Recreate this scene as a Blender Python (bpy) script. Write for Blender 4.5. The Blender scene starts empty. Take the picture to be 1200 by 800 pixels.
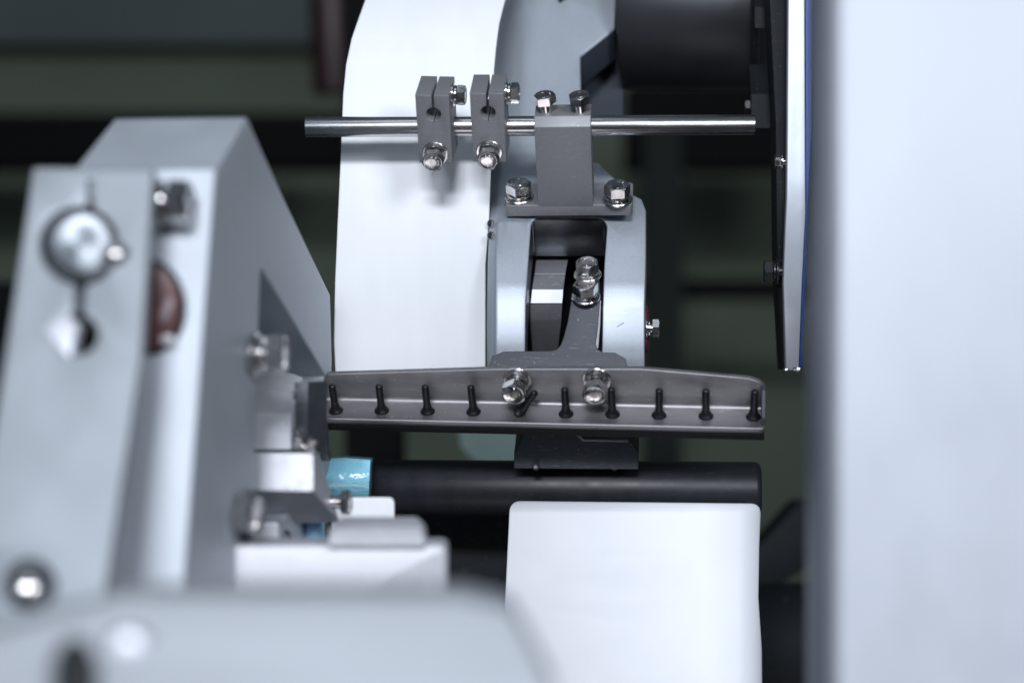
import bpy, bmesh, math, random
from mathutils import Vector, Matrix, Euler
from mathutils.geometry import normal as _n
random.seed(7)
sc = bpy.context.scene
C = sc.collection
R = math.radians

# ------------------------------------------------------------------ camera
# The machine stands upright in world axes; the camera looks down on it by 35 degrees.
RM = Matrix.Rotation(R(-5.5), 3, 'Z') @ Matrix.Rotation(R(35), 3, 'X')      # machine axes -> view axes
V2W = RM.transposed()
BASE = Vector((0, 0, 1.25))
CAM = BASE + V2W @ Vector((0, -1.0, 0))
cd = bpy.data.cameras.new('camera'); cam = bpy.data.objects.new('camera', cd); C.objects.link(cam)
cd.lens = 60; cd.sensor_width = 36; cd.clip_start = 0.01; cd.clip_end = 60
cam.matrix_world = Matrix.Translation(CAM) @ (V2W @ Matrix.Rotation(R(90), 3, 'X')).to_4x4()
cd.dof.use_dof = True; cd.dof.focus_distance = 0.985; cd.dof.aperture_fstop = 2.8; cd.dof.aperture_blades = 9
sc.camera = cam
sc.render.engine = 'CYCLES'
sc.view_settings.view_transform = 'Standard'; sc.view_settings.look = 'None'
sc.view_settings.gamma = 1; sc.view_settings.use_curve_mapping = False
sc.view_settings.exposure = 0.0

# ------------------------------------------------------------------ light: workshop lamps and added fills
w = bpy.data.worlds.new('World'); sc.world = w; w.use_nodes = True
_wn = w.node_tree.nodes; _wl = w.node_tree.links          # dim cool hall above, dark floor below
_tc = _wn.new('ShaderNodeTexCoord'); _sx = _wn.new('ShaderNodeSeparateXYZ'); _rp = _wn.new('ShaderNodeValToRGB')
_wl.new(_tc.outputs['Generated'], _sx.inputs[0]); _wl.new(_sx.outputs['Z'], _rp.inputs[0])
_rp.color_ramp.elements[0].position = -0.0; _rp.color_ramp.elements[0].color = (.17, .20, .225, 1)
_rp.color_ramp.elements[1].position = 0.75; _rp.color_ramp.elements[1].color = (.62, .78, 1.0, 1)
_wl.new(_rp.outputs[0], _wn['Background'].inputs[0]); _wn['Background'].inputs[1].default_value = 0.10
def lamp(name, pos, target, sx, sy, power, col):
    ld = bpy.data.lights.new(name, 'AREA'); ld.shape = 'RECTANGLE'; ld.size = sx; ld.size_y = sy
    ld.energy = power; ld.color = col
    o = bpy.data.objects.new(name, ld); C.objects.link(o)
    p = BASE + V2W @ Vector(pos); t = BASE + V2W @ Vector(target)
    o.matrix_world = Matrix.Translation(p) @ (t - p).to_track_quat('-Z', 'Y').to_matrix().to_4x4()
lamp('key_lamp', (-0.22, -3.1, 1.25), (0, 0, 0), .80, .28, 75, (.90, .93, 1))
lamp('overhead_fill', (-0.35, -1.1, 2.2), (0, 0, 0), 1.6, .6, 4, (.82, .91, 1))  # added soft overhead fill, gives the metal its highlights
lamp('right_lamp', (1.25, -2.5, 0.9), (-.1, 0, 0), .7, .7, 36, (.88, .93, 1))
lamp('bounce_fill', (-.1, -.75, -1.25), (-.05, 0, 0), .7, .4, 1.8, (.95, .94, 1))  # added fill in place of light bounced up from the white paper
lamp('left_fill', (-1.3, -3.3, 0.9), (-.1, 0, 0), 1.0, 1.0, 10, (.75, .88, 1))  # added left-front fill to brighten the left block

# ------------------------------------------------------------------ pixel / depth geometry
S = 0.0005
def P(px, py, Y):
    s = (1 + Y) * S
    return BASE + V2W @ Vector(((px - 600) * s, Y, (400 - py) * s))
X_, Y_, Z_ = Vector((1, 0, 0)), Vector((0, 1, 0)), Vector((0, 0, 1))
VX, VY, VZ = (V2W @ Vector(v) for v in ((1, 0, 0), (0, 1, 0), (0, 0, 1)))
def hit(px, py, o, n):
    d = P(px, py, 0) - CAM
    return CAM + d * ((o - CAM).dot(n) / d.dot(n))
def depth(p): return (p - CAM).dot(VY) - 1.0
def plane_f(px, py, Y, n):
    o = P(px, py, Y)
    return lambda x, y: depth(hit(x, y, o, n))
def const(Y): return lambda x, y: Y
def interp(tab):
    def f(v):
        if v <= tab[0][0]: return tab[0][1]
        for (a, fa), (b, fb) in zip(tab, tab[1:]):
            if v <= b: return fa + (fb - fa) * (v - a) / (b - a)
        return tab[-1][1]
    return f

def rounded(pts, rad, n=6):
    """round the corners of a polygon; rad a number or one per point"""
    out = []; N = len(pts)
    if not hasattr(rad, '__len__'): rad = [rad] * N
    for i, p in enumerate(pts):
        r = rad[i]; p = Vector(p[:2]); a = Vector(pts[i - 1][:2]); b = Vector(pts[(i + 1) % N][:2])
        if r <= 0: out.append(tuple(p)); continue
        u = (a - p); v = (b - p); lu, lv = u.length, v.length; u.normalize(); v.normalize()
        ang = u.angle(v); t = min(r / math.tan(ang / 2), lu * .49, lv * .49)
        p0 = p + u * t; p1 = p + v * t
        for k in range(n + 1):
            s = k / n
            out.append(tuple(p0 * (1 - s) ** 2 + p * 2 * s * (1 - s) + p1 * s * s))
    return out
def circle(cx, cy, r, n=40, ry=None, a0=0, a1=360):
    ry = ry or r
    full = (a1 - a0) >= 360
    return [(cx + r * math.cos(R(a0 + (a1 - a0) * k / (n if full else n - 1))), cy + ry * math.sin(R(a0 + (a1 - a0) * k / (n if full else n - 1)))) for k in range(n)]
def area(p): return sum(p[i - 1][0] * p[i][1] - p[i][0] * p[i - 1][1] for i in range(len(p))) / 2

def slab(outline, thick, bevel=0.6, holes=(), res=2):
    """flat slab with rounded edges, front at z=0 going back to z=-thick, in 2D units (y up)"""
    cu = bpy.data.curves.new('t', 'CURVE'); cu.dimensions = '2D'; cu.fill_mode = 'BOTH'
    b = min(bevel, thick * .45)
    cu.extrude = thick / 2 - b; cu.bevel_depth = b; cu.offset = -b; cu.bevel_resolution = res
    for i, pl in enumerate([outline] + list(holes)):
        pl = list(pl)
        if (area(pl) < 0) == (i == 0): pl.reverse()
        sp = cu.splines.new('POLY'); sp.points.add(len(pl) - 1)
        for k, q in enumerate(pl): sp.points[k].co = (q[0], q[1], 0, 1)
        sp.use_cyclic_u = True
    ob = bpy.data.objects.new('t', cu)
    me = bpy.data.meshes.new_from_object(ob)
    bpy.data.objects.remove(ob); bpy.data.curves.remove(cu)
    bm = bmesh.new(); bm.from_mesh(me); bpy.data.meshes.remove(me)
    bmesh.ops.remove_doubles(bm, verts=bm.verts, dist=bevel * .02 + 1e-7)
    bmesh.ops.translate(bm, verts=bm.verts, vec=(0, 0, -thick / 2))
    return bm

def cut(bm, cuts_y=(), cuts_x=()):
    for v in cuts_y:
        bmesh.ops.bisect_plane(bm, geom=bm.verts[:] + bm.edges[:] + bm.faces[:], plane_co=(0, v, 0), plane_no=(0, 1, 0))
    bm.normal_update()
    for v in cuts_x:
        bmesh.ops.bisect_plane(bm, geom=bm.verts[:] + bm.edges[:] + bm.faces[:], plane_co=(v, 0, 0), plane_no=(1, 0, 0))

def relief(outline, f, thick, back=None, bevel=1.2, holes=(), cuts=(), cuts_x=(), res=2, tidy=None):
    """outline traced on the photograph (pixels) laid on the surface at depth f, extruded 'thick' metres along 'back'"""
    back = (back or VY).normalized()
    fl = lambda pl: [(x, -y) for x, y in pl]
    tp = thick / S
    bm = slab(fl(outline), tp, bevel, [fl(h) for h in holes], res)
    cut(bm, [-c for c in cuts], cuts_x)
    bm.normal_update()
    if tidy or (tidy is None and not holes and (cuts or cuts_x)):      # drop slanted fill edges so that bends shade evenly
        for e in bm.edges: e.tag = False
        ed = [e for e in bm.edges if len(e.link_faces) == 2 and all(abs(f.normal.z) > .999 for f in e.link_faces)
              and abs(e.verts[0].co.x - e.verts[1].co.x) > 1e-3 and abs(e.verts[0].co.y - e.verts[1].co.y) > 1e-3]
        bmesh.ops.dissolve_edges(bm, edges=ed, use_verts=False)
    for v in bm.verts:
        px, py, d = v.co.x, -v.co.y, -v.co.z
        v.co = P(px, py, f(px, py)) + back * (d * S)
    bmesh.ops.recalc_face_normals(bm, faces=bm.faces)
    return bm

# ------------------------------------------------------------------ objects
def link(name, bm, mat, parent=None, M=None, world=True, smooth=40):
    me = bpy.data.meshes.new(name)
    if isinstance(bm, bmesh.types.BMesh):
        bm.to_mesh(me); bm.free()
    else: me = bm
    o = bpy.data.objects.new(name, me); C.objects.link(o)
    if smooth and len(me.polygons):
        me.polygons.foreach_set('use_smooth', [True] * len(me.polygons)); me.set_sharp_from_angle(angle=R(smooth))
    if mat and not me.materials: me.materials.append(mat)
    if parent is not None:
        o.parent = parent
        if world: me.transform(full(parent).inverted())
    if M is not None: o.matrix_local = M
    return o
def full(o):
    m = o.matrix_basis.copy()
    while o.parent: o = o.parent; m = o.matrix_basis @ m
    return m
def tag(o, label, cat, group=None, kind=None):
    o['label'] = label; o['category'] = cat
    if group: o['group'] = group
    if kind: o['kind'] = kind
    return o
def thing(name, loc, label, cat, group=None):
    o = bpy.data.objects.new(name, None); C.objects.link(o); o.empty_display_size = .02
    o.location = loc
    return tag(o, label, cat, group)
def copy_tree(o, parent=None):
    c = o.copy(); C.objects.link(c); c.parent = parent
    for ch in [k for k in bpy.data.objects if k.parent == o]: copy_tree(ch, c)
    return c

def box_bm(o, sx, sy, sz, bev=.0005, ax=(X_, Y_, Z_), chamfer=0):
    """box in machine axes: o = front top left corner; goes right, back, down. chamfer = front top edge"""
    bm = bmesh.new()
    prof = [(0, -sz), (0, -chamfer), (chamfer, 0), (sy, 0), (sy, -sz)] if chamfer else [(0, -sz), (0, 0), (sy, 0), (sy, -sz)]
    a = [bm.verts.new(o + ax[1] * y + ax[2] * z) for y, z in prof]
    b = [bm.verts.new(o + ax[0] * sx + ax[1] * y + ax[2] * z) for y, z in prof]
    n = len(prof)
    bm.faces.new(a); bm.faces.new(b[::-1])
    for i in range(n): bm.faces.new((a[i], b[i], b[(i + 1) % n], a[(i + 1) % n]))
    bmesh.ops.recalc_face_normals(bm, faces=bm.faces)
    if bev: bmesh.ops.bevel(bm, geom=bm.edges[:], offset=bev, segments=2, profile=.6, affect='EDGES')
    return bm
def lathe(prof, n=32, cap=True):
    bm = bmesh.new(); rings = []
    for r, z in prof:
        rings.append([bm.verts.new((r * math.cos(2 * math.pi * k / n), r * math.sin(2 * math.pi * k / n), z)) for k in range(n)])
    for a, b in zip(rings, rings[1:]):
        for k in range(n): bm.faces.new((a[k], a[(k + 1) % n], b[(k + 1) % n], b[k]))
    if cap: bm.faces.new(rings[0][::-1]); bm.faces.new(rings[-1])
    bmesh.ops.recalc_face_normals(bm, faces=bm.faces)
    return bm
def axis_matrix(p, z, spin=0):
    return Matrix.Translation(p) @ z.normalized().to_track_quat('Z', 'Y').to_matrix().to_4x4() @ Matrix.Rotation(spin, 4, 'Z')
def tube_between(a, b, r, bev=.0006, n=48):
    L = (b - a).length
    bm = lathe([(r - bev, 0), (r - bev * .3, bev * .3), (r, bev), (r, L - bev), (r - bev * .3, L - bev * .3), (r - bev, L)], n)
    bmesh.ops.transform(bm, matrix=axis_matrix(a, b - a), verts=bm.verts)
    return bm

# ------------------------------------------------------------------ materials
def mat(name, col, metal=0, rough=.5, noise=0, nscale=300, bump=0, bscale=900, aniso=None, coat=0, spec=.5, rvar=0, stretch=(1, 1, 1), wear=0, bdist=.0002):
    m = bpy.data.materials.new(name); m.use_nodes = True
    nt = m.node_tree; N = nt.nodes; L = nt.links; b = N['Principled BSDF']
    b.inputs['Base Color'].default_value = (*col, 1); b.inputs['Metallic'].default_value = metal
    b.inputs['Roughness'].default_value = rough; b.inputs['Coat Weight'].default_value = coat
    b.inputs['Specular IOR Level'].default_value = spec
    tc = N.new('ShaderNodeTexCoord'); mp = N.new('ShaderNodeMapping'); mp.inputs['Scale'].default_value = stretch
    L.new(tc.outputs['Object'], mp.inputs[0])
    if noise or rvar:
        n = N.new('ShaderNodeTexNoise'); n.inputs['Scale'].default_value = nscale; n.inputs['Detail'].default_value = 6
        L.new(mp.outputs[0], n.inputs[0])
        if noise:
            r = N.new('ShaderNodeMapRange'); r.inputs[1].default_value = .3; r.inputs[2].default_value = .7
            r.inputs[3].default_value = 1 - noise; r.inputs[4].default_value = 1 + noise
            L.new(n.outputs[0], r.inputs[0])
            mx = N.new('ShaderNodeVectorMath'); mx.operation = 'SCALE'; mx.inputs[0].default_value = col
            L.new(r.outputs[0], mx.inputs['Scale']); L.new(mx.outputs[0], b.inputs['Base Color'])
        if rvar:
            r2 = N.new('ShaderNodeMapRange'); r2.inputs[1].default_value = .3; r2.inputs[2].default_value = .7
            r2.inputs[3].default_value = max(.03, rough - rvar); r2.inputs[4].default_value = rough + rvar
            L.new(n.outputs[0], r2.inputs[0]); L.new(r2.outputs[0], b.inputs['Roughness'])
    if wear:      # fine scratches and dust specks
        base = b.inputs['Base Color'].links[0].from_socket if b.inputs['Base Color'].links else None
        mp2 = N.new('ShaderNodeMapping'); mp2.inputs['Scale'].default_value = (1, 1, 14); mp2.inputs['Rotation'].default_value = (.3, .9, .5)
        L.new(tc.outputs['Object'], mp2.inputs[0])
        ns = N.new('ShaderNodeTexNoise'); ns.inputs['Scale'].default_value = 130; ns.inputs['Detail'].default_value = 8; L.new(mp2.outputs[0], ns.inputs[0])
        rs = N.new('ShaderNodeMapRange'); rs.inputs[1].default_value = .64; rs.inputs[2].default_value = .70; L.new(ns.outputs[0], rs.inputs[0])
        vo = N.new('ShaderNodeTexVoronoi'); vo.inputs['Scale'].default_value = 170; L.new(tc.outputs['Object'], vo.inputs[0])
        rv = N.new('ShaderNodeMapRange'); rv.inputs[1].default_value = .11; rv.inputs[2].default_value = .07; L.new(vo.outputs['Distance'], rv.inputs[0])
        ad = N.new('ShaderNodeMath'); ad.operation = 'MAXIMUM'; L.new(rs.outputs[0], ad.inputs[0]); L.new(rv.outputs[0], ad.inputs[1])
        ml = N.new('ShaderNodeMath'); ml.operation = 'MULTIPLY'; ml.inputs[1].default_value = wear; L.new(ad.outputs[0], ml.inputs[0])
        mc = N.new('ShaderNodeMix'); mc.data_type = 'RGBA'; L.new(ml.outputs[0], mc.inputs[0])
        if base: L.new(base, mc.inputs[6])
        else: mc.inputs[6].default_value = (*col, 1)
        mc.inputs[7].default_value = (.55, .56, .58, 1)
        L.new(mc.outputs[2], b.inputs['Base Color'])
    if bump:
        n2 = N.new('ShaderNodeTexNoise'); n2.inputs['Scale'].default_value = bscale; n2.inputs['Detail'].default_value = 4
        L.new(mp.outputs[0], n2.inputs[0])
        bp = N.new('ShaderNodeBump'); bp.inputs['Strength'].default_value = bump; bp.inputs['Distance'].default_value = bdist
        L.new(n2.outputs[0], bp.inputs['Height']); L.new(bp.outputs[0], b.inputs['Normal'])
    return m
M_paper = mat('white_paper', (.84, .865, .90), 0, .55, noise=.02, nscale=25, bump=.25, bscale=14, bdist=.0025, spec=.3, stretch=(2.5, 1, .5))
M_paper2 = mat('white_label_stock', (.80, .83, .88), 0, .42, noise=.02, nscale=30, bump=.3, bscale=16, bdist=.003, spec=.4, stretch=(1, 1, .7))
M_cast = mat('blasted_aluminium', (.44, .48, .535), .7, .5, noise=.10, nscale=1400, bump=.35, bscale=2600, rvar=.05)
M_castside = mat('shaded_slot_wall', (.16, .17, .185), .95, .3, noise=.35, nscale=70, bump=.1, bscale=900)  # darker than the casting: slot shade put into the colour
M_anod = mat('grey_anodised', (.25, .252, .27), .45, .52, noise=.05, nscale=500, bump=.12, bscale=2500, rvar=.04, wear=0.28)
M_anodd = mat('dark_grey_anodised', (.075, .08, .095), .4, .58, noise=.06, nscale=500, bump=.12, bscale=2500, wear=0.22)
M_rail = mat('worn_steel', (.27, .265, .275), .75, .44, noise=.16, nscale=90, bump=.12, bscale=500, rvar=.08, stretch=(.35, 1, 1), wear=0.35)
M_bright = mat('pale_bright_metal', (.78, .80, .86), .6, .45, noise=.03, nscale=500)  # pale metal; on the stop block it carries caught light as colour
M_steel = mat('ground_steel_rod', (.58, .57, .58), 1, .26, noise=.05, nscale=400, bump=.05, bscale=700, rvar=.03, stretch=(.04, 1, 1))
M_bolt = mat('stainless_bolt', (.70, .675, .67), 1, .21, noise=.22, nscale=260, bump=.12, bscale=700, rvar=.09)
M_black = mat('black_screw', (.012, .013, .016), .2, .35, bump=.2, bscale=900, wear=0.1)
M_rubber = mat('black_rubber', (.006, .007, .008), 0, .6, spec=.2)
M_roller = mat('black_roller_coating', (.018, .020, .025), .0, .40, spec=.35, noise=.1, nscale=40, bump=.06, bscale=900, rvar=.05, stretch=(3, .4, .4), wear=0.03)
M_slate = mat('slate_block', (.06, .068, .08), .4, .42, noise=.08, nscale=300, bump=.1, bscale=2000, wear=0.25)
M_plate = mat('brushed_clamp_plate', (.37, .405, .44), .5, .5, noise=.05, nscale=30, bump=.06, bscale=250, stretch=(1, 1, .08), rvar=.05)
M_fore = mat('matte_plate_paint', (.35, .375, .41), .2, .6, noise=.05, nscale=12)
M_frame = mat('milled_aluminium_frame', (.44, .48, .53), .35, .55, noise=.06, nscale=30, bump=.06, bscale=250, stretch=(1, 1, .08), rvar=.05)
M_block = mat('silver_block', (.52, .53, .57), .35, .5, noise=.04, nscale=200, bump=.06, bscale=900, rvar=.05)
M_door = mat('satin_door_sheet', (.49, .52, .575), .1, .5, spec=.2, noise=.05, nscale=6, stretch=(6, 6, .15), rvar=.05)
M_doorside = mat('shaded_door_return', (.20, .23, .29), .2, .5, noise=.05, nscale=20)  # shade of the left-facing return put into a darker colour
M_guard = mat('brushed_guard_edge', (.52, .56, .62), .3, .4, noise=.05, nscale=60)
M_dark = mat('dark_painted_metal', (.012, .015, .018), 0, .6, spec=.2, noise=.15, nscale=20, wear=0.08)
M_blue = mat('blue_protective_film', (.004, .065, .36), 0, .4, noise=.05, nscale=60)
M_tape = mat('cyan_tape', (.34, .76, .94), 0, .16, noise=.30, nscale=28, bump=.7, bscale=55, bdist=.0035, coat=.6, stretch=(1, 1, 2.5))  # strip highlights partly put into the stretched colour noise
M_red = mat('dark_red_label', (.10, .038, .038), 0, .4, noise=.35, nscale=60)
M_wall = mat('olive_wall', (.098, .118, .088), 0, .85, noise=.18, nscale=1.6, spec=.2)
M_wall2 = mat('slate_wall', (.06, .076, .076), 0, .8, noise=.15, nscale=2)
M_beam = mat('black_beam', (.004, .005, .005), 0, .8, noise=.2, nscale=2, spec=.08)
M_maroon = mat('maroon_pipe', (.016, .002, .004), 0, .5, noise=.1, nscale=4)
M_teal = mat('pale_green_housing', (.22, .31, .30), 0, .5, noise=.06, nscale=5)

# ------------------------------------------------------------------ bolts
def hexr(th, ri):                      # hexagon, flat distance ri
    t = (th % (math.pi / 3)) - math.pi / 6
    return ri / math.cos(t)
def hex_head(af=.010, h=.0042):
    bm = bmesh.new(); n = 48; ri = af / 2
    th = [2 * math.pi * k / n for k in range(n)]
    R1 = []
    def ring(fr, fz): R1.append([bm.verts.new((fr(t) * math.cos(t), fr(t) * math.sin(t), fz(t))) for t in th])
    ring(lambda t: ri * .9, lambda t: 0)
    ring(lambda t: hexr(t, ri), lambda t: .0004 if False else 0.0002)
    ring(lambda t: hexr(t, ri), lambda t: h - .62 * (hexr(t, ri) - ri * .955))
    ring(lambda t: ri * .93, lambda t: h)
    ring(lambda t: ri * .88, lambda t: h)
    ring(lambda t: ri * .80, lambda t: h - .00018)
    ring(lambda t: ri * .3, lambda t: h - .00018)
    for a, b in zip(R1, R1[1:]):
        for k in range(n): bm.faces.new((a[k], a[(k + 1) % n], b[(k + 1) % n], b[k]))
    bm.faces.new(R1[0][::-1]); bm.faces.new(R1[-1])
    # raised stamping on the head: small dashes round the centre
    for k in range(9):
        if k in (3, 7): continue
        t = 2 * math.pi * k / 9 + .2; r = ri * .58; l = af * .05; wd = af * .018
        c = Vector((r * math.cos(t), r * math.sin(t), h - .00005)); u = Vector((-math.sin(t), math.cos(t), 0)); v = Vector((math.cos(t), math.sin(t), 0))
        if k % 2: u, v = v, u
        q = [c + u * l + v * wd, c - u * l + v * wd, c - u * l - v * wd, c + u * l - v * wd]
        top = [bm.verts.new(p) for p in q]; bot = [bm.verts.new(p - Vector((0, 0, .0003))) for p in q]
        bm.faces.new(top)
        for i in range(4): bm.faces.new((top[i], top[(i + 1) % 4], bot[(i + 1) % 4], bot[i]))
    bmesh.ops.recalc_face_normals(bm, faces=bm.faces)
    return bm
_bm_cache = {}
def shared(key, make, m, smooth=30):
    if key not in _bm_cache:
        bm = make(); me = bpy.data.meshes.new(key); bm.to_mesh(me); bm.free()
        me.polygons.foreach_set('use_smooth', [True] * len(me.polygons)); me.set_sharp_from_angle(angle=R(smooth))
        me.materials.append(m); _bm_cache[key] = me
    return _bm_cache[key]
def spring_washer_bm():
    bm = bmesh.new(); n = 30; rings = []
    for k in range(n):
        t = R(8 + 344 * k / (n - 1)); z = .0004 * k / n
        c, s = math.cos(t), math.sin(t)
        rings.append([bm.verts.new((r * c, r * s, zz + z)) for r, zz in ((.0032, 0), (.0052, 0), (.0054, .0003), (.0054, .0011), (.0052, .0014), (.0032, .0014))])
    for a, b in zip(rings, rings[1:]):
        for i in range(6): bm.faces.new((a[i], a[(i + 1) % 6], b[(i + 1) % 6], b[i]))
    bm.faces.new(rings[0]); bm.faces.new(rings[-1][::-1])
    bmesh.ops.recalc_face_normals(bm, faces=bm.faces)
    return bm
def bolt(parent, pos, axis, size=.010, lift=0.0, washers=2, spin=.3, headh=1.0, m=None):
    """hex bolt standing on pos (world) along axis; its washers are sub-parts"""
    s = size / .010
    Mw = full(parent).inverted() @ axis_matrix(pos, axis, spin)
    m = m or M_bolt
    key = 'dark' if m is not M_bolt else ''
    stack = (.0011 if washers > 0 else 0) + (.0016 if washers > 1 else 0)
    def head():
        bm = hex_head(); bmesh.ops.translate(bm, verts=bm.verts, vec=(0, 0, stack + lift / s))
        if lift or True:
            sh = lathe([(.0029, -.002), (.0029, stack + lift / s + .0005)], 20)
            tmp = bpy.data.meshes.new('x'); sh.to_mesh(tmp); sh.free(); bm.from_mesh(tmp); bpy.data.meshes.remove(tmp)
        return bm
    me = shared(f'hex_bolt_{washers}_{lift:.4f}_{s:.2f}{key}', head, m)
    b = bpy.data.objects.new('bolt', me); C.objects.link(b); b.parent = parent
    b.matrix_local = Mw @ Matrix.Diagonal((s, s, s * headh, 1))
    if washers > 0:
        wme = shared('flat_washer' + key, lambda: lathe([(.0030, 0), (.0063, 0), (.0066, .0003), (.0066, .0008), (.0063, .0011), (.0030, .0011)], 36, cap=False), m)
        wo = bpy.data.objects.new('washer', wme); C.objects.link(wo); wo.parent = b; wo.location = (0, 0, 0)
    if washers > 1:
        sme = shared('spring_washer' + key, spring_washer_bm, m)
        so = bpy.data.objects.new('spring_washer', sme); C.objects.link(so); so.parent = b; so.location = (0, 0, .0011)
        so.rotation_euler = (0, 0, spin * 3 + 4)
    return b

# ================================================================== background (far, out of focus)
def back_panel(name, pts, Y, thick, m, label=None, cat=None, kind=None, n=None, bevel=3, r=0, back=None):
    f = plane_f(600, 400, Y, n) if n else const(Y)
    o = link(name, relief(rounded(pts, r) if r else pts, f, thick, back=back, bevel=bevel), m)
    if kind: o['kind'] = kind
    if label: tag(o, label, cat)
    return o
back_panel('wall', [(-700, -500), (2100, -500), (2100, 1500), (-700, 1500)], 2.6, .05, M_wall, kind='structure')
back_panel('upper_wall_panel', [(-600, -420), (440, -420), (440, 52), (-600, 52)], 2.5, .04, M_wall2, 'dark slate wall panel behind the machine at upper left', 'wall panel')
back_panel('horizontal_beam', [(-600, 132), (410, 132), (410, 196), (-600, 196)], 2.0, .12, M_beam, 'black horizontal beam behind the left frame and the rod end', 'beam', r=4)
back_panel('horizontal_beam', [(735, 98), (1000, 98), (1000, 196), (735, 196)], 1.9, .12, M_beam, 'black beam behind the right half of the steel rod', 'beam', r=4)
back_panel('thin_rail', [(735, 326), (1000, 326), (1000, 352), (735, 352)], 1.9, .05, M_beam, 'thin dark horizontal rail in the blurred gap right of the arm', 'rail', r=4)
back_panel('vertical_post', [(755, 150), (800, 150), (800, 560), (755, 560)], 1.7, .05, mat('post_paint', (.014, .018, .017), 0, .8, spec=.1), 'blurred dark upright just right of the aluminium arm', 'post', r=4)
back_panel('dark_upright', [(-60, 330), (18, 330), (18, 900), (-60, 900)], .8, .1, M_beam, 'black upright at the far left edge behind the left frame', 'post', r=4)
o = link('maroon_pipe', tube_between(P(384, -120, 1.2), P(392, 110, 1.2), .028), M_maroon); tag(o, 'dark maroon pipe blurred behind the upper left of the paper web', 'pipe')
back_panel('dark_column', [(402, -80), (470, -80), (470, 600), (404, 600), (402, 150)], .7, .08, M_beam, 'black column directly behind the left edge of the paper web', 'column', r=4)
o = link('pale_housing', relief(rounded([(532, 470), (604, 470), (612, 545), (560, 545), (540, 525)], 14), const(.45), .08, bevel=3), M_teal)
tag(o, 'pale green housing glimpsed under the rail, left of the slate block', 'housing')
o = link('black_housing', relief(rounded([(385, 586), (640, 586), (640, 760), (385, 760)], 5), const(.10), .10, bevel=2), M_dark)
tag(o, 'black housing under the black roller, left of the lower paper', 'housing')
o = link('roller_side_arm', relief(rounded([(880, 650), (935, 590), (985, 590), (985, 640), (905, 690), (880, 690)], 8), const(.35), .04, bevel=2), M_dark)
tag(o, 'dark slanting arm right of the lower paper sheet', 'arm')
o = link('dark_drum', tube_between(P(886, 760, .3), P(1010, 760, .28), .05), M_dark)
tag(o, 'dark round drum low down between the paper and the door', 'drum')

# ================================================================== dark motor, plate for the shaded arm side, guard plate at right
t = thing('drive_motor', P(810, -20, .12), 'black motor drum with a lit rim above the right half of the rod', 'motor')
a, b = P(733, 8, .13), P(893, 8, .115)
link('motor_body', tube_between(a, b, .0545, .002, 96), mat('motor_black', (.065, .068, .075), .7, .42, noise=.06, nscale=25, rvar=.04), t)
a2 = P(727, 8, .135)
link('end_flange', tube_between(a2, a, .052, .001, 96), M_dark, t)
link('rim_ring', tube_between(P(889, 8, .115), P(897, 8, .114), .0555, .001, 96), M_dark, t)
t2 = thing('terminal_block', P(903, 120, .05), 'black block holding the right end of the steel rod', 'block')
link('block_body', relief(rounded([(880, 110), (922, 110), (922, 151), (880, 151)], 2), const(.02), .04, Y_), M_dark, t2)
link('upper_bracket', relief(rounded([(884, 8), (922, 8), (922, 34), (884, 34)], 2), const(.02), .05, Y_), M_dark, t2)
bolt(t2, P(881, 125, .03), -X_, .008, m=M_black, washers=1)

o = link('shaded_side_plate', relief([(682, 64), (722, 33), (731, 28), (731, 137), (684, 137)], const(.125), .02, bevel=1), mat('shaded_side_tone', (.035, .042, .058), 0, .6, spec=.2, noise=.05, nscale=60))  # shaded side of the arm, its shade put into a dark colour
tag(o, 'dark plate standing in for the shaded side of the aluminium arm, beside the black motor', 'plate')

t = thing('guard_plate', P(930, 200, -.02), 'upright guard plate with a bright edge beside the white door', 'guard plate')
def gf(x, y): return -.03 + (0 if y < 215 else .00000095 * (y - 215) ** 2 * 1.0)
link('plate', relief(rounded([(924, -60), (943, -60), (944, 250), (940, 330), (936, 434), (921, 434), (918, 330), (922, 230)], 2), gf, .006, VY, bevel=1.5, cuts=range(0, 430, 30)), M_guard, t)
link('dark_side', relief([(899, -60), (924, -60), (922, 230), (919, 330), (921, 433), (917, 433), (911, 320), (909, 150)], lambda x, y: gf(x, y) + .018, .02, VY, bevel=1, cuts=range(0, 430, 30)), M_dark, t)
link('blue_film', relief([(943.5, -60), (952, -60), (951, 150), (946, 250), (939, 434), (936.5, 434), (940.5, 330), (944.5, 250)], lambda x, y: gf(x, y) + .004, .006, VY, bevel=.6, cuts=range(0, 430, 30)), M_blue, t)
link('bottom_stud', tube_between(P(921, 431, -.034), P(921, 437, -.034), .0018), M_bolt, t)
link('bottom_stud', tube_between(P(935, 430, -.034), P(935, 437, -.034), .0026), M_bolt, t)
bolt(t, P(917, 190, -.01), -X_, .0085, m=None, washers=1, spin=0)
bolt(t, P(912, 318, -.012), -X_, .012, m=M_black, washers=2, spin=.5)

# ================================================================== upper paper web
def web_f(x, y):
    if y >= 165: return .010 - (y - 165) / 270 * .006
    d = (165 - y) * S; r = .105
    return .010 + r - math.sqrt(max(1e-5, r * r - d * d))
outl = [(446, -42), (434, -22), (428, 0), (420, 22), (412, 45), (405.5, 75), (402, 110), (401, 135), (399, 185), (395.5, 260), (392.5, 330), (391, 400), (393, 442),
        (569, 442), (569, 400), (569, 310), (573, 260), (575.5, 195), (578, 140), (579, 82), (581.5, 55), (585, 28), (592, 0), (600, -22), (610, -42)]
o = link('paper_web', relief(outl, web_f, .0025, VY, bevel=1.6, cuts=list(range(-39, 175, 6)) + [220, 280, 340, 400]), M_paper)
tag(o, 'tall white paper web curving back over its roller behind the two rod clamps', 'paper')

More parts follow.
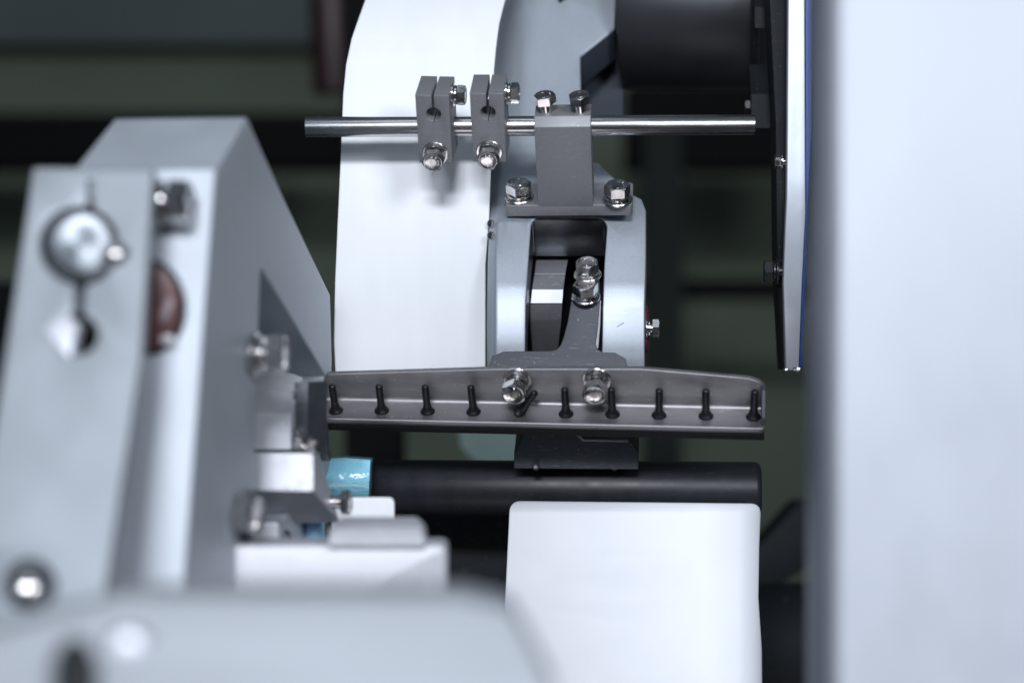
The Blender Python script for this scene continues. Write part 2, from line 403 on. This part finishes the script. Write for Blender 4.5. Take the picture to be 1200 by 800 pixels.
# ================================================================== aluminium arm
arm_tab = interp([(-40, .125), (0, .105), (100, .072), (190, .040), (212, .026), (252, .004), (300, -.0105), (335, -.0193), (345, -.0209), (355, -.0222), (365, -.0232), (375, -.0239), (385, -.0244), (395, -.0247), (405, -.0247), (420, -.0240), (440, -.022), (470, -.018)])
def arm_f(x, y):
    l = interp([(-40, 592), (0, 590), (60, 583), (140, 579), (200, 577), (260, 574), (310, 572), (430, 572)])(y)
    e = min(1, max(0, 1 - (x - l) / 9.0)) * .006
    if y < 165: e = min(1, max(0, 1 - (x - l) / 34.0)) * .009
    return arm_tab(y) + e
t = thing('support_arm', P(660, 330, 0), 'satin aluminium fork arm with an open slot, right of the paper web', 'arm')
left = [(590, -90), (584, -40), (580, 0), (578, 60), (576, 140), (575, 200), (573.5, 260), (571.5, 310), (570.5, 380), (571, 450)]
right = [(755, 450), (755.5, 360), (757, 300), (757, 246), (752, 233), (738, 226), (702, 191), (690, 189), (682, 150), (680, 66), (720, 34), (722, 0), (722, -90)]
pocket = rounded([(623, 255), (712, 255), (708, 310), (706, 360), (705, 440), (615, 440), (616.5, 350)], [11, 13, 0, 0, 0, 0, 0], 10)
bm = relief(left + right, arm_f, .022, -Z_, bevel=1.8, holes=[pocket], cuts=list(range(-80, 330, 20)) + list(range(330, 450, 5)), cuts_x=(576, 578, 580, 582, 585, 590, 600, 610, 618, 640, 665, 700), tidy=True)
casting = link('casting', bm, M_cast, t)
M_step = mat('shaded_step_underside', (.035, .042, .058), .1, .55, spec=.25, noise=.05, nscale=80)  # dark tone for the arm step, shade put into the colour
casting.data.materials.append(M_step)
casting.data.materials.append(M_castside)            # darker colours put shade on the slot walls and the upper step underside
_L = full(t)
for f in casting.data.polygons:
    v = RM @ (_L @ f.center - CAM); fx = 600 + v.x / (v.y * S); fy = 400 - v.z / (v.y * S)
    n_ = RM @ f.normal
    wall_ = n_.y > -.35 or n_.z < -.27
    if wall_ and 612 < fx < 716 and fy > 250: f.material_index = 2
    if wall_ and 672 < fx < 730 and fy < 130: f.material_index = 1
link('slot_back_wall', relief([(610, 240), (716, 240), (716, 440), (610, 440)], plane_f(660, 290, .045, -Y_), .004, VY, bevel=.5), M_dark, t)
link('slot_shade_sheet', relief([(619, 258), (714, 258), (714, 300), (619, 300)], lambda x, y: arm_f(660, 256) - .0008 + (y - 256) * S * .70, .0006, VY, bevel=.3), M_castside, t)  # thin dark sheet added over the slot's top wall to shade it
bolt(t, P(757, 385, -.005), X_, .010, m=None, washers=2, lift=.001)
link('scratch', tube_between(P(723, 383, arm_f(723, 383) - .00005), P(731, 378, arm_f(731, 378) - .00005), .00018, .0001, 8), M_anodd, t)
ring = lathe([(.004, 0), (.014, 0), (.014, .0016), (.0128, .0022), (.004, .003)], 40)
bmesh.ops.transform(ring, matrix=axis_matrix(P(755.2, 385, .0055), X_), verts=ring.verts)
link('seal_ring', ring, mat('maroon_seal', (.12, .02, .035), 0, .4), t)
for (x, y) in ((575.5, 262), (575.5, 276)):
    bolt(t, P(x + 1, y, arm_f(x, y) - .001), (-VY * .8 - VX * .6), .0045, washers=0, spin=.2)

# ================================================================== stop block inside the slot
t = thing('stop_block', P(642, 400, 0), 'dark stop block with a bright chamfer inside the arm slot', 'stop block')
def facets(rows, back, thick, bev=.0003):
    bm = bmesh.new(); F = []; B = []
    for (y, xl, xr, Y) in rows:
        p, q = P(xl, y, Y), P(xr, y, Y)
        F.append((bm.verts.new(p), bm.verts.new(q))); B.append((bm.verts.new(p + back * thick), bm.verts.new(q + back * thick)))
    for i in range(len(rows) - 1):
        bm.faces.new((F[i][0], F[i][1], F[i + 1][1], F[i + 1][0])); bm.faces.new((B[i][0], B[i + 1][0], B[i + 1][1], B[i][1]))
        bm.faces.new((F[i][0], F[i + 1][0], B[i + 1][0], B[i][0])); bm.faces.new((F[i][1], B[i][1], B[i + 1][1], F[i + 1][1]))
    bm.faces.new((F[0][0], B[0][0], B[0][1], F[0][1])); bm.faces.new((F[-1][0], F[-1][1], B[-1][1], B[-1][0]))
    bmesh.ops.recalc_face_normals(bm, faces=bm.faces)
    if bev: bmesh.ops.bevel(bm, geom=bm.edges[:], offset=bev, segments=1, affect='EDGES')
    return bm
link('block_body', facets([(299, 629, 666.5, .028), (321, 626.3, 662.5, .010), (338.8, 623.2, 660.5, -.0015), (355.6, 621.2, 659, -.0015), (375, 621.5, 658, .004), (425, 625, 652, .03)], VY, .02), M_anod, t)
link('chamfer_face', facets([(339.2, 623.6, 660.1, -.0024), (355.3, 621.8, 658.9, -.0024)], VY, .001, .0001), M_bright, t)  # caught light put into the chamfer as a paler colour
link('top_edge', facets([(320.3, 626.8, 662.5, .0100), (321.8, 626.6, 662.3, .0088)], VY, .001, 0), M_bright, t)

# ================================================================== carrier plate with its neck (holds the rail)
t = thing('rail_carrier', P(680, 420, -.02), 'grey carrier plate with an upright neck bolted inside the arm slot', 'bracket')
cn = (Z_ * .72 - Y_ * .70).normalized()
cf = plane_f(655, 425, -.034, cn)
car = [(570, 436), (577, 417), (590, 411.5), (645, 411), (652, 409.5), (657, 404), (660, 396), (665, 378), (669, 355), (674, 335), (677, 310), (701, 310), (702, 335), (703, 355), (701, 380), (698, 402), (700, 409), (706, 412.5), (721, 413), (733, 420), (735, 428), (735, 436)]
link('plate', relief(car, cf, .008, -cn, bevel=1.0), M_anodd, t)
link('neck_edge', facets([(352, 703.2, 704.2, cf(703, 352)), (380, 701, 703.3, cf(701, 380)), (408, 697.5, 701, cf(698, 408) + .0005)], VY, .004, 0), M_anod, t)
co = P(655, 425, -.034)
bolt(t, hit(686.5, 349, co, cn), Z_, .0125, spin=.2, headh=1.15)
bolt(t, hit(688.5, 323, co, cn), Z_, .0120, spin=.7, headh=1.15)

# ================================================================== rod bracket
Yp = -.035
t = thing('rod_bracket', P(665, 247, 0), 'upright grey bracket gripping the steel rod, bolted to the arm by its foot', 'bracket')
p0 = P(626, 149.5, Yp) + Y_ * 0
pf = plane_f(626, 149.5, Yp, -Y_)
def hitp(px, py): return hit(px, py, P(626, 149.5, Yp), -Y_)
TL, BL = hitp(626, 149.5), hitp(634, 242)
top = TL + Z_ * .0047
wpost = (hitp(692, 149.5) - TL).dot(X_)
hpost = (TL - BL).dot(Z_) + .0047
# post: shear is only the slight roll of the camera; the post itself is square
link('post', box_bm(top, wpost, .0187, hpost, .0004, chamfer=.0047), M_anod, t)
FL, FR = hitp(592.5, 241), hitp(741, 241)
ft = hitp(636, 241).z
fo = Vector((FL.x, FL.y + .0002, ft))
fh = (hitp(636, 241) - hitp(636, 253.5)).z
pl = rounded([(0, 0), ((FR - FL).x, 0), ((FR - FL).x, .026), (0, .026)], [.0015, .0025, .003, .002])
bm = slab([(x * 1000, y * 1000) for x, y in pl], fh * 1000, .35)
bmesh.ops.scale(bm, verts=bm.verts, vec=(.001,) * 3); bmesh.ops.translate(bm, verts=bm.verts, vec=fo)
link('foot', bm, M_anod, t)
for x, y, sp in ((608.5, 232, .35), (723.5, 235, .1)):
    bolt(t, hit(x, y, fo, Z_), Z_, .0132, spin=sp, headh=1.15, lift=.0003)
for x, y, sp in ((640.5, 131.5, .5), (681, 131.5, .15)):
    bolt(t, hit(x, y, top, Z_), Z_ + X_ * -.08, .0112, spin=sp, washers=0, lift=.0055, headh=1.1)

# ================================================================== steel rod
ra, rb = P(358, 149, -.021), P(884, 146.3, -.021)
o = link('steel_rod', tube_between(ra, rb, .0058, .0005, 64), M_steel)
tag(o, 'long polished steel rod running across behind the clamps', 'rod')

# ================================================================== two rod clamps
def make_clamp():
    r = thing('rod_clamp', (0, 0, 0), '', 'clamp', 'split clamps on the steel rod')
    W, H, D = .0190, .0430, .024
    cx = .0098; hz = -.0118; hr = .0042; g = .0007
    k = [(0, 0), (cx - g, 0)]
    a0 = math.asin(g / hr)
    n = 30
    for i in range(n + 1):
        th = math.pi / 2 + a0 + (2 * math.pi - 2 * a0) * i / n
        if abs(i - n // 2) < 1: k.append((cx - .0004, hz - hr * .98)); k.append((cx, hz - hr - .0016)); k.append((cx + .0004, hz - hr * .98)); continue
        k.append((cx + hr * math.cos(th), hz + hr * math.sin(th)))
    k += [(cx + g, 0), (W, 0), (W, -H), (0, -H)]
    bm = slab([(x * 1000, z * 1000) for x, z in k], D * 1000, .35)
    bmesh.ops.scale(bm, verts=bm.verts, vec=(.001,) * 3)
    bmesh.ops.rotate(bm, verts=bm.verts, cent=(0, 0, 0), matrix=Matrix.Rotation(R(90), 3, 'X'))   # front faces -Y
    link('block', bm, M_anod, r, world=False)
    bolt(r, Vector((W, .012, -.0055)), X_, .0102, spin=.35, headh=1.1)
    bolt(r, Vector((.0096, 0, -.0362)), -Y_, .0112, spin=.1, lift=.0022, headh=1.15)
    return r
c1 = make_clamp()
c1['label'] = 'left split clamp on the rod, wholly in front of the white paper'
c2 = copy_tree(c1)
c2['label'] = 'right split clamp on the rod, over the edge between paper and arm'
c1.location = P(486.3, 111.5, -.051); c1.rotation_euler = (0, R(1.6), R(-1.5))
c2.location = P(550.3, 109.8, -.051); c2.rotation_euler = (0, R(1.2), R(0))
for c, sp in ((c2, .9),):
    bs = [k for k in bpy.data.objects if k.parent == c and k.name.startswith('bolt')]
    for b_ in bs: b_.matrix_basis = b_.matrix_basis @ Matrix.Rotation(sp, 4, 'Z')

# ================================================================== toothed rail
t = thing('pin_rail', P(640, 480, -.03), 'long steel angle rail with ten black pins and two hex bolts', 'rail')
cl, cr = P(384, 467.5, -.022), P(896, 478.5, -.050)
ux = (cr - cl); LEN = ux.length; ux.normalize()
uz = (Z_ - ux * Z_.dot(ux)).normalized(); uy = uz.cross(ux).normalized()
Hf = interp([(0, .0172), (.010, .0178), (.098, .0232), (.18, .0252), (.236, .0205), (.243, .0195), (.2465, .0165), (.3, .015)])
bm = bmesh.new(); secs = []
xs = [0, .0006, .0015, .003] + [.003 + (LEN - .006) * k / 40 for k in range(1, 40)] + [LEN - .003, LEN - .0015, LEN - .0006, LEN]
def section(x):
    H = Hf(x); e = min(x, LEN - x); sh = max(0, .003 - e); sh = .003 - math.sqrt(max(0, .003 ** 2 - sh ** 2)) if sh else 0
    fy = -.0192 + sh
    pr = [(.0035, -.003), (.0035, H - sh - .0003), (.0032, H - sh), (.0006, H - sh), (.0002, H - sh - .0004), (0, .0032)]
    for k in range(1, 6):
        a = R(90 * k / 6); pr.append((-.0032 + .0032 * math.cos(a), .0032 - .0032 * math.sin(a)))
    pr += [(-.0032, 0), (fy + .0032, 0), (fy + .0026, .0002), (fy + .0018, .0006), (fy + .0008, .0007), (fy + .0002, .0003), (fy, -.0006), (fy, -.0026), (fy + .0004, -.003)]
    return pr
for x in xs: secs.append([bm.verts.new(cl + ux * x + uy * y + uz * z) for y, z in section(x)])
n = len(secs[0])
for a, b in zip(secs, secs[1:]):
    for i in range(n): bm.faces.new((a[i], a[(i + 1) % n], b[(i + 1) % n], b[i]))
bm.faces.new(secs[0]); bm.faces.new(secs[-1][::-1]); bmesh.ops.recalc_face_normals(bm, faces=bm.faces)
link('angle_rail', bm, M_rail, t, smooth=50)
link('end_tab', box_bm(cl + ux * (LEN - .0022) + uy * -.016 + uz * .0165, .0021, .016, .0165, .0008, (ux, uy, uz), chamfer=.011), M_anodd, t)
link('rubber_strip', box_bm(cl + ux * .0005 + uy * -.0200 + uz * -.0031, LEN - .0008, .0185, .0038, .0006, (ux, uy, uz)), M_rubber, t)
pin = lathe([(.0042, 0), (.0042, .0003), (.0034, .0012), (.0027, .0024), (.0022, .0042), (.0021, .007), (.0021, .0170), (.0017, .0180), (.0009, .0184)], 20)
pme = shared('black_pin', lambda: pin, M_black, 50)
Fi = full(t).inverted()
for i, (x, y) in enumerate([(393.6, 481), (447.5, 481), (501.3, 482), (555, 482.5), (609, 484), (663.3, 485), (717.8, 485.5), (772.3, 486.5), (827.3, 487.5), (882.8, 488.5)]):
    o = bpy.data.objects.new('pin', pme); C.objects.link(o); o.parent = t
    ax = uz + ux * (.62 if i == 4 else random.uniform(-.03, .02)) + uy * random.uniform(-.02, .03)
    o.matrix_local = Fi @ axis_matrix(hit(x, y, cl, uz) + uz * .0001, ax)
    if i == 4: o['label'] = 'pin bent over to the right below the left bolt'
bolt(t, hit(607, 444, cl, uy), -uy + ux * -.08, .0125, spin=.5, lift=.004, headh=1.2)
bolt(t, hit(699.5, 444, cl, uy), -uy + ux * -.03, .0125, spin=.15, lift=.004, headh=1.2)

# ================================================================== black roller and its mounting block
t = thing('black_roller', P(660, 570, .02), 'long black roller lying under the pin rail', 'roller')
ra, rb = P(436.5, 570, .035), P(892, 573.5, .01)
link('roller_body', tube_between(ra, rb, .0164, .0035, 64), M_roller, t, smooth=60)
t = thing('roller_mount', P(675, 545, .0), 'slate block with sloping shoulders on the roller, under the rail', 'block')
mo = [(602, 549), (602.5, 530), (613, 513), (618, 496), (734, 496), (736, 513), (748, 530), (748, 550)]
link('block_body', relief(mo, plane_f(675, 540, -.008, (-Y_ * .9 + Z_ * .35).normalized()), .022, Y_, bevel=1.2), M_slate, t)
link('raised_edge', relief([(676.5, 498), (678.5, 509), (684, 514.5), (736, 516), (736, 518), (683, 517), (676, 510.5), (674, 498)], plane_f(675, 540, -.0092, (-Y_ * .9 + Z_ * .35).normalized()), .0012, Y_, bevel=.3), M_anod, t)
for x in (628, 720):
    o = link('recess_screw', tube_between(P(x, 546.5, -.0085), P(x, 547.5, -.006), .0022), M_black, t)

# ================================================================== lower paper sheet
def low_f(x, y):
    v = -.013 - (y - 587) / 213 * .025
    if y < 600: v += .004 * ((600 - y) / 13) ** 2
    if x > 858: v += .014 * (1 - math.sqrt(max(0, 1 - min(1, (x - 858) / 36) ** 2)))
    return v
lo = rounded([(597.5, 587), (892, 590), (890, 640), (889, 700), (893, 760), (894, 860), (588, 860), (592, 700)], [14, 12, 0, 0, 0, 0, 0, 0], 8)
o = link('lower_paper', relief(lo, low_f, .003, VY, bevel=1.5, cuts=list(range(590, 604, 3)) + list(range(620, 860, 30)), cuts_x=list(range(858, 893, 3))), M_paper2)
tag(o, 'broad white paper sheet hanging below the black roller', 'paper')

# ================================================================== near white door at right
t = thing('white_door', P(1080, 600, -.35), 'tall near white door panel filling the right side', 'door')
def door_f(x, y):
    v = -.37
    if x < 990: v += .030 * (1 - math.sqrt(max(0, 1 - ((990 - x) / 28) ** 2)))
    return v
link('panel', relief([(967, -120), (1330, -120), (1330, 920), (969, 920)], door_f, .002, VY, bevel=1, cuts_x=list(range(968, 992, 3))), M_door, t)
link('return_edge', relief([(961, -120), (975, -120), (977, 920), (960, 920)], const(-.345), .03, VY, bevel=4), M_doorside, t)

# ================================================================== left frame (triangular side frame)
sp0 = (252, 200, -.26)
sf = plane_f(*sp0, X_)
t = thing('side_frame', P(300, 500, -.2), 'large triangular aluminium side frame at left with a cut-out', 'frame')
prof = [(253, 199), (290, 138), (336, 238), (388, 346), (390, 420), (388, 545), (330, 720), (205, 830)]
hole = rounded([(306, 313), (344, 376), (381, 440), (381, 505), (320, 640), (296, 640)], [2, 0, 4, 4, 4, 4], 4)
link('frame_body', relief(prof, sf, .064, -X_, bevel=2.2, holes=[hole], cuts=range(160, 820, 60)), M_frame, t)
bo = hit(312, 416, P(300, 416, sf(300, 416)), X_)
bolt(t, P(297, 415, sf(300, 415) - .012), X_, .016, spin=.2, headh=1.2, lift=.002)
link('gauge_disc', relief(circle(176, 360, 40, 48, 56), const(-.281), .004, VY, bevel=3), M_dark, t)
link('gauge_face', relief(circle(175, 360, 35, 48, 50), const(-.2835), .003, VY, bevel=1), M_red, t)
link('gauge_mark', relief(circle(196, 398, 9, 16, 6), const(-.2846), .0008, VY, bevel=.3), M_block, t)
link('gauge_label', relief(rounded([(186, 372), (197, 345), (203, 354), (193, 382)], 3), const(-.2845), .0008, VY, bevel=.5), mat('worn_label', (.28, .22, .24), 0, .5, noise=.4, nscale=90), t)

# ---- near clamp plate
t = thing('clamp_plate', P(90, 500, -.3), 'near blurred clamp plate with a round pin held in a slot', 'clamp plate')
def cpf(x, y): return -.29 - (y - 195) / 500 * .09
slot = [(101, 212), (109, 212), (110, 250), (102, 250)]
pin_h = circle(92, 288, 47, 40)
slot2 = [(86, 330), (97, 330), (97, 372), (88, 372)]
def keyhole():
    return [(102, 212), (109, 212), (109, 246)] + circle(92, 288, 46, 26, a0=-64, a1=80) + [(97, 350)] + [(97, 368)] + circle(90, 392, 24, 22, a0=-70, a1=250) + [(87, 366), (87, 350)] + circle(92, 288, 46, 26, a0=96, a1=283)
kh = keyhole()
cpl = rounded([(38, 196), (180, 197), (165, 420), (122, 700), (112, 900), (-110, 900), (-28, 640)], [6, 6, 0, 0, 0, 0, 0])
link('plate', relief(cpl, cpf, .009, VY, bevel=3, holes=[kh], cuts=range(240, 880, 80)), M_plate, t)
def at_plate(x, y, d=0): return P(x, y, cpf(x, y) + d)
dome = lathe([(.0142, -.010), (.0142, 0), (.0134, .0009), (.0132, .0010), (.008, .00115), (.0021, .0013), (.0018, .0008), (.0005, .0008)], 64)
m_turn = mat('turned_steel', (.34, .37, .40), 1, .5, noise=.05, nscale=100)
_n = m_turn.node_tree; _tg = _n.nodes.new('ShaderNodeTangent'); _tg.direction_type = 'RADIAL'; _tg.axis = 'Z'
_n.links.new(_tg.outputs[0], _n.nodes['Principled BSDF'].inputs['Tangent']); _n.nodes['Principled BSDF'].inputs['Anisotropic'].default_value = .85
link('round_pin', dome, m_turn, t, M=full(t).inverted() @ axis_matrix(at_plate(92, 288), -VY + VZ * .05), world=False)
link('recess', relief(circle(92, 392, 30, 24), lambda x, y: cpf(x, y) + .02, .003, VY), M_beam, t)
link('pin_backing', relief(circle(92, 288, 50, 24), lambda x, y: cpf(x, y) + .018, .003, VY), M_dark, t)
link('lower_wedge', relief([(50, 388), (70, 366), (92, 380), (82, 420)], lambda x, y: cpf(x, y) - .002, .012, VY, bevel=2), M_bright, t)
b_ = lathe([(.006, -.004), (.006, 0), (.004, .0028), (.001, .004)], 24)
bmesh.ops.transform(b_, matrix=axis_matrix(at_plate(137, 300), -VY + VX * .3), verts=b_.verts); link('set_screw', b_, M_bolt, t)
bolt(t, P(180, 237, -.275), X_, .0165, spin=.2, headh=1.3, lift=.001)
for (x, y) in ((35, 686),):
    link('screw_recess', relief(circle(x, y, 32, 30), lambda a, c: cpf(a, c) - .0006, .002, VY, bevel=1), M_slate, t)
    b_ = lathe([(.0075, -.002), (.0075, .001), (.005, .004), (.001, .005)], 24)
    bmesh.ops.transform(b_, matrix=axis_matrix(at_plate(x - 2, y + 4), -VY + VX * .2 + VZ * .3), verts=b_.verts); link('screw', b_, M_bolt, t)

# ================================================================== lower left cluster
# block with rounded cap and small silver block
o = link('rounded_cap', relief([(284, 500), (284, 466), (296, 461), (318, 460), (336, 463), (347, 468), (347, 500)], const(-.10), .02, Y_, bevel=2), M_block)
tag(o, 'pale rounded cap behind the small silver block', 'cap')
t = thing('silver_block', P(315, 520, -.13), 'small silver block sitting on the larger tapered block', 'block')
link('block_body', relief(rounded([(283, 484), (341, 485), (341, 527), (283, 527)], 2), const(-.135), .02, Y_, bevel=1.5), M_block, t)
bolt(t, P(345, 515, -.13), X_, .0095, spin=.2, washers=1)
t = thing('dark_upright_bracket', P(358, 490, -.1), 'dark grey upright bracket beside the small silver block', 'bracket')
link('bracket_leg', relief([(345, 448), (361, 447), (360, 515), (341, 517)], const(-.125), .02, VY * .8 + VX * .35, bevel=.8), M_slate, t)
link('bracket_wedge', facets([(450, 360, 364, -.085), (482, 360, 380, -.085), (540, 360, 386, -.085)], VY, .01), M_slate, t)
bolt(t, P(362, 524, -.125), X_, .008, spin=.5, washers=1)

t = thing('tapered_block', P(340, 570, -.14), 'wide silver block with a dark slanted underside, small bolt at its right', 'block')
def poly_bm(V, F, bev=.0008):
    bm = bmesh.new(); vs = [bm.verts.new(v) for v in V]
    for f in F: bm.faces.new([vs[i] for i in f])
    bmesh.ops.recalc_face_normals(bm, faces=bm.faces)
    if bev: bmesh.ops.bevel(bm, geom=bm.edges[:], offset=bev, segments=2, affect='EDGES')
    return bm
V = [P(284, 531, -.15), P(367, 531, -.15), P(367, 575, -.155), P(284, 573, -.155),
     P(300, 528, -.10), P(376, 530, -.10), P(399, 608, -.095), P(334, 612, -.095)]
V += []
link('block_body', poly_bm([P(282, 531, -.15), P(367, 531.5, -.15), P(367, 575, -.155), P(282, 573, -.155), P(292, 524, -.09), P(373, 527, -.09), P(398, 612, -.10), P(320, 614, -.10)],
     [(0, 1, 2, 3), (1, 5, 6, 2), (3, 2, 6, 7), (0, 4, 5, 1), (0, 3, 7, 4), (4, 7, 6, 5)]), M_block, t)
bolt(t, P(388, 588, -.118), X_, .0115, spin=.1, washers=0, lift=.0055)

bl = [(378, 537), (405, 536), (434, 538.5), (432, 583), (405, 584), (372, 584)]
def tape_f(x, y): return -.02 + .01 * ((y - 560) / 25) ** 2
o = link('cyan_tape_roll', relief(bl, tape_f, .02, VY, bevel=1, cuts=range(540, 584, 5)), M_tape)
tag(o, 'glossy cyan tape wrapped piece left of the black roller', 'tape')
o = link('blue_sleeve', tube_between(P(368, 606, -.08), P(369, 650, -.08), .0055), mat('pale_blue_sleeve', (.22, .42, .62), 0, .4, noise=.1, nscale=60)); tag(o, 'short light blue sleeve below the tapered block', 'sleeve')
o = link('grey_pin', tube_between(P(353, 606, -.08), P(353, 650, -.08), .003), M_anod); tag(o, 'thin grey pin left of the light blue sleeve', 'pin')
o = link('white_tab', relief(rounded([(388, 583), (462, 583), (462, 655), (388, 655)], [4, 9, 0, 0]), const(-.07), .01, VY, bevel=1.5), M_paper)
tag(o, 'white rounded tab right of the tapered block', 'tab')
o = link('dark_gap_block', relief([(322, 600), (352, 600), (352, 650), (322, 650)], const(-.04), .02, VY), M_beam); tag(o, 'black block in the gap under the tapered block', 'block')

t = thing('hex_fastener', P(275, 605, -.2), 'blurred steel hex fastener left of the tapered block', 'fastener')
bolt(t, P(258, 601, -.225), X_ - VY * .2, .0165, spin=.2, headh=1.3, lift=.003)
link('dark_collar', tube_between(P(250, 604, -.205), P(296, 608, -.205), .013), M_slate, t)
link('foot_piece', relief(rounded([(296, 612), (326, 612), (328, 650), (296, 650)], 4), const(-.16), .02, VY, bevel=1.5), M_block, t)
link('small_lug', relief(rounded([(325, 622), (337, 624), (342, 645), (320, 645)], 3), const(-.14), .01, VY, bevel=1), M_anodd, t)

t = thing('base_step', P(390, 690, -.22), 'blurred pale step plate with a bar lying on it, bottom left of centre', 'plate')
link('plate', relief(rounded([(258, 638), (523, 638), (523, 780), (256, 780)], [3, 10, 0, 0]), const(-.225), .03, VY, bevel=4), M_block, t)
link('bar', facets([(610, 396, 488, -.205), (617, 386, 495, -.225), (640, 382, 500, -.230), (645, 385, 498, -.222)], VY, .02, .0012), M_block, t)
link('bright_edge', relief(rounded([(257, 640), (266, 640), (264, 720), (254, 720)], 3), const(-.235), .008, VY, bevel=2), M_bright, t)

t = thing('foreground_plate', P(380, 780, -.5), 'nearest grey plate, heavily blurred, along the bottom edge', 'plate')
fp = rounded([(-160, 790), (140, 698), (540, 700), (600, 715), (650, 810), (690, 1000), (-160, 1000)], [0, 60, 16, 20, 0, 0, 0])
link('plate', relief(fp, lambda x, y: -.50 - (y - 700) / 300 * .03, .03, VY, bevel=4, cuts=(760, 820, 900)), M_fore, t)
for (x, y) in ((152, 758),):
    link('screw_shadow_ring', relief(circle(x, y + 3, 30, 30, 26), const(-.5052), .001, VY, bevel=.5), M_slate, t)  # dark disc laid under the screw as its shadow
    b_ = lathe([(.0046, -.002), (.0046, .002), (.004, .004), (.001, .0046)], 24)
    bmesh.ops.transform(b_, matrix=axis_matrix(P(x, y, -.505), -VY + VZ * .1), verts=b_.verts); link('screw', b_, M_bright, t)
link('dark_slot', relief(circle(86, 792, 26, 30, 46), lambda a, c: -.506 - (c - 700) / 300 * .03, .002, VY, bevel=1), M_dark, t)
